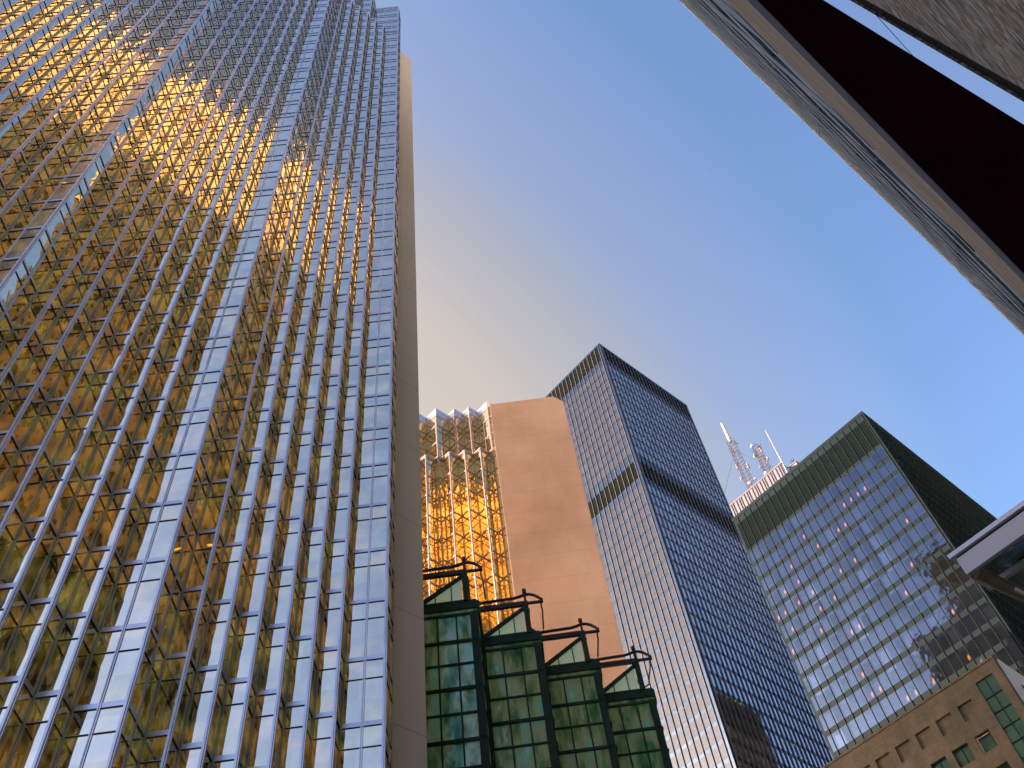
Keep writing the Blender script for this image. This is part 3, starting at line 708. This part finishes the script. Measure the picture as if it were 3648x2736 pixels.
# tall stair window
mb = MB(); mb.box(BX+.35, BX+.4, 21.16, 22.42, 20, 41.44, 'green_glass'); mb.build('stair_window', BR)
mb = MB(); mb.box(BX+.1, BX+.34, 21.2, 21.28, 20, 41.4, 'rail_steel'); mb.box(BX+.1, BX+.34, 22.3, 22.38, 20, 41.4, 'polished'); mb.box(BX+.2, BX+.34, 21.28, 22.3, 41.25, 41.4, 'polished')
for i in range(40): mb.box(BX+.2, BX+.34, 21.3, 22.28, 39.9-.5*i, 39.96-.5*i, 'dark_steel')
mb.build('steel_ladder', BR)
mb = MB()
mb.box(BX+.15, BX+.2, 18.68, 20.22, 0, 44.95, 'green_glass'); mb.build('glass_strip', BR)
mb = MB()
for i in range(16): z = 43.45-1.27*i; mb.box(BX+.08, BX+.15, 18.68, 20.22, z-.04, z+.04, 'dark_steel')
mb.box(BX+.10, BX+.15, 19.42, 19.47, 20, 44.95, 'dark_steel'); mb.build('strip_frame', BR)
mb = MB(); mb.box(BX+.52, BX+30, BY-.16, BY-.02, 0, BZ, 'white_metal'); mb.box(BX+2.2, BX+5.0, BY-.2, BY-.16, 30, BZ-1.7, 'trim_shade_black'); mb.build('metal_side_cladding', BR)
mb = MB(); mb.beam((BX+.3, 19.5, BZ), (BX+.3, 19.0, BZ+.45), .12, 'white_metal'); mb.beam((BX+.3, 19.0, BZ+.45), (BX+.1, 18.85, BZ+.45), .2, 'white_metal'); mb.build('roof_lamp', BR)

# ------------------------------------------------------------------ near building over the camera
YW = -.6; XL, XM, XR = -8.0, 14.0, 215.0; HW = 1.6+2.655*64.4
NS = thing('stone_office_tower', 'tan stone high-rise straight behind the viewer, mirrored in the gold glass', 'skyscraper', (3, -10, 0))
NB = thing('steel_office_tower', 'slate steel and glass high-rise seen edge-on from below across the top right', 'skyscraper', (100, -5, 0))
fl = 4.0; nfl = int((HW-21)/fl)
def near(th, xl, xr, stone, glass, pier, pw, step, prot, lowz=0):
    low_s, low_g = 'slate', 'sky_glass'
    mb = MB(); mb.box(xl, xr, -30, YW-.5, 19.5, HW-.2, stone); mb.build('core', th)
    Sp = Parts('spandrel', th); Wn = Parts('window_band', th); Pi = Parts('pier', th)
    for i in range(nfl+1):
        z = 19.0+i*fl
        mb = Sp.new(); zt = z+1.5 if i < nfl else HW
        mb.box(xl, xr, YW-.5, YW, z, zt, low_s if z < lowz else stone); Sp.done(mb)
        if i < nfl:
            mb = Wn.new(); mb.box(xl+.01, xr-.01, YW-.48, YW-.32, z+1.5, z+fl, low_g if z < lowz else glass); Wn.done(mb)
    x = xl+.02
    while x <= xr-pw:
        mb = Pi.new()
        if lowz: mb.box(x, x+pw, YW-.31, YW+prot, 19.0, lowz, 'slate_dark')
        mb.box(x, x+pw, YW-.31, YW+prot, max(19.0, lowz), HW-.4, pier); Pi.done(mb); x += step
    Sp.finish(); Wn.finish(); Pi.finish()
near(NS, XL, XM, 'wallstone', 'near_glass', 'wallstone', 1.2, 3.0, .012, 63.0)
mb = MB(); mb.box(XL, -1.3, -24, YW, HW, HW+10.5, 'wallstone'); mb.build('reflection_block', NS)  # unseen block added to carry the sunlit reflection higher in the middle tower
near(NB, XM+.1, XR, 'slate', 'sky_glass', 'slate_dark', .8, 7.0, .025)
mb = MB(); mb.box(XL, XR, YW-.6, YW+.0, 13.30, 18.9, 'granite_brown'); mb.build('granite_beam', NB)
mb = MB(); mb.box(XL, XR, YW-.05, YW+.03, 13.21, 13.29, 'white_metal'); mb.build('drip_edge', NB)
mb = MB(); mb.box(XL, XR, -14, YW-.06, 13.2, 13.28, 'black'); mb.build('soffit', NB)
mb = MB(); mb.box(XL, XR, -14.3, -14, 0, 13.2, 'black'); mb.build('rear_wall', NB)
# granite pier beside the camera, with a polished trim
mb = MB(); mb.box(-3.2, 2.32, -2.2, YW, 0, 6.28, 'granite'); mb.box(-3.2, 2.32, -2.2, YW, 6.30, 13.18, 'granite'); mb.box(-3.1, 2.2, -2.1, YW-.02, 6.28, 6.30, 'trim_shade_black'); mb.build('granite_pier', NB)
mb = MB(); mb.box(2.32, 2.47, -1.2, YW-.05, 0, 13.18, 'trim_shade_black'); mb.build('shadow_gap', NB)
mb = MB(); mb.box(2.47, 2.775, -.75, YW, 0, 6.28, 'polished'); mb.box(2.47, 2.775, -.75, YW, 6.305, 13.18, 'polished'); mb.box(2.47, 2.77, -.74, YW-.01, 6.28, 6.305, 'trim_shade_black'); mb.build('steel_trim', NB)

# ------------------------------------------------------------------ canopy on the right
CN = thing('glazed_canopy', 'pale metal edged glass canopy jutting in from the right edge', 'canopy', (22, 2, 16))
z0c, z1c, yt = 16.36, 16.86, 4.60
mb = MB(); mb.box(20.0, 20.12, YW+.02, yt, z0c, z1c, 'fascia'); mb.build('fascia', CN)
mb = MB(); mb.box(19.93, 20.3, YW+.02, yt+.12, 16.93, 17.05, 'white_metal'); mb.box(20.03, 20.2, YW+.02, yt-.03, 16.86, 16.93, 'trim_shade_black'); mb.build('flange', CN)
mb = MB(); mb.prism([(20.12, YW+.02), (26, YW+.02), (26, .5), (22.5, 2.9), (20.9, 3.9), (20.12, 4.05)], 16.55, 16.60, 'canopy_glass'); mb.build('glass_roof', CN)
mb = MB(); mb.box(20.9, 21.03, YW+.02, yt, z0c, z0c+.13, 'fascia'); mb.box(20.93, 21.0, YW+.02, 3.6, z0c+.13, 16.55, 'trim_shade_black'); mb.build('rail', CN)
mb = MB(); mb.tube([(20.08, yt-.04, 16.4), (20.3, yt+.02, 16.44), (20.55, yt+.02, 16.46), (20.75, yt, 16.45), (20.92, yt-.03, 16.42)], .03, 'fascia', 8); mb.build('curved_link', CN)
for xx in (20.3, 20.52, 20.72, 21.5, 22.1, 22.9):
    mb = MB(); mb.box(xx, xx+.03, YW+.02, 3.75-max(0, xx-20.9)*.75, 16.47, 16.55, 'polished'); mb.build('glazing_bar', CN)
mb = MB(); mb.tube([(20.2, 4.45, 16.42), (20.5, 4.36, 16.34), (20.9, 4.2, 16.12), (21.4, 3.95, 15.85), (22.2, 3.5, 15.45), (23.5, 2.6, 15.0), (25, 1.2, 14.7), (26, YW+.1, 14.6)], .17, 'canopy_tube', 14); mb.build('arched_rib', CN)
mb = MB(); mb.tube([(20.9, 4.05, 15.95), (21.4, 3.84, 15.66), (22.2, 3.4, 15.26), (23.5, 2.5, 14.8), (25, 1.1, 14.5), (26, YW+.1, 14.4)], .05, 'fascia', 10); mb.build('lower_pipe', CN)
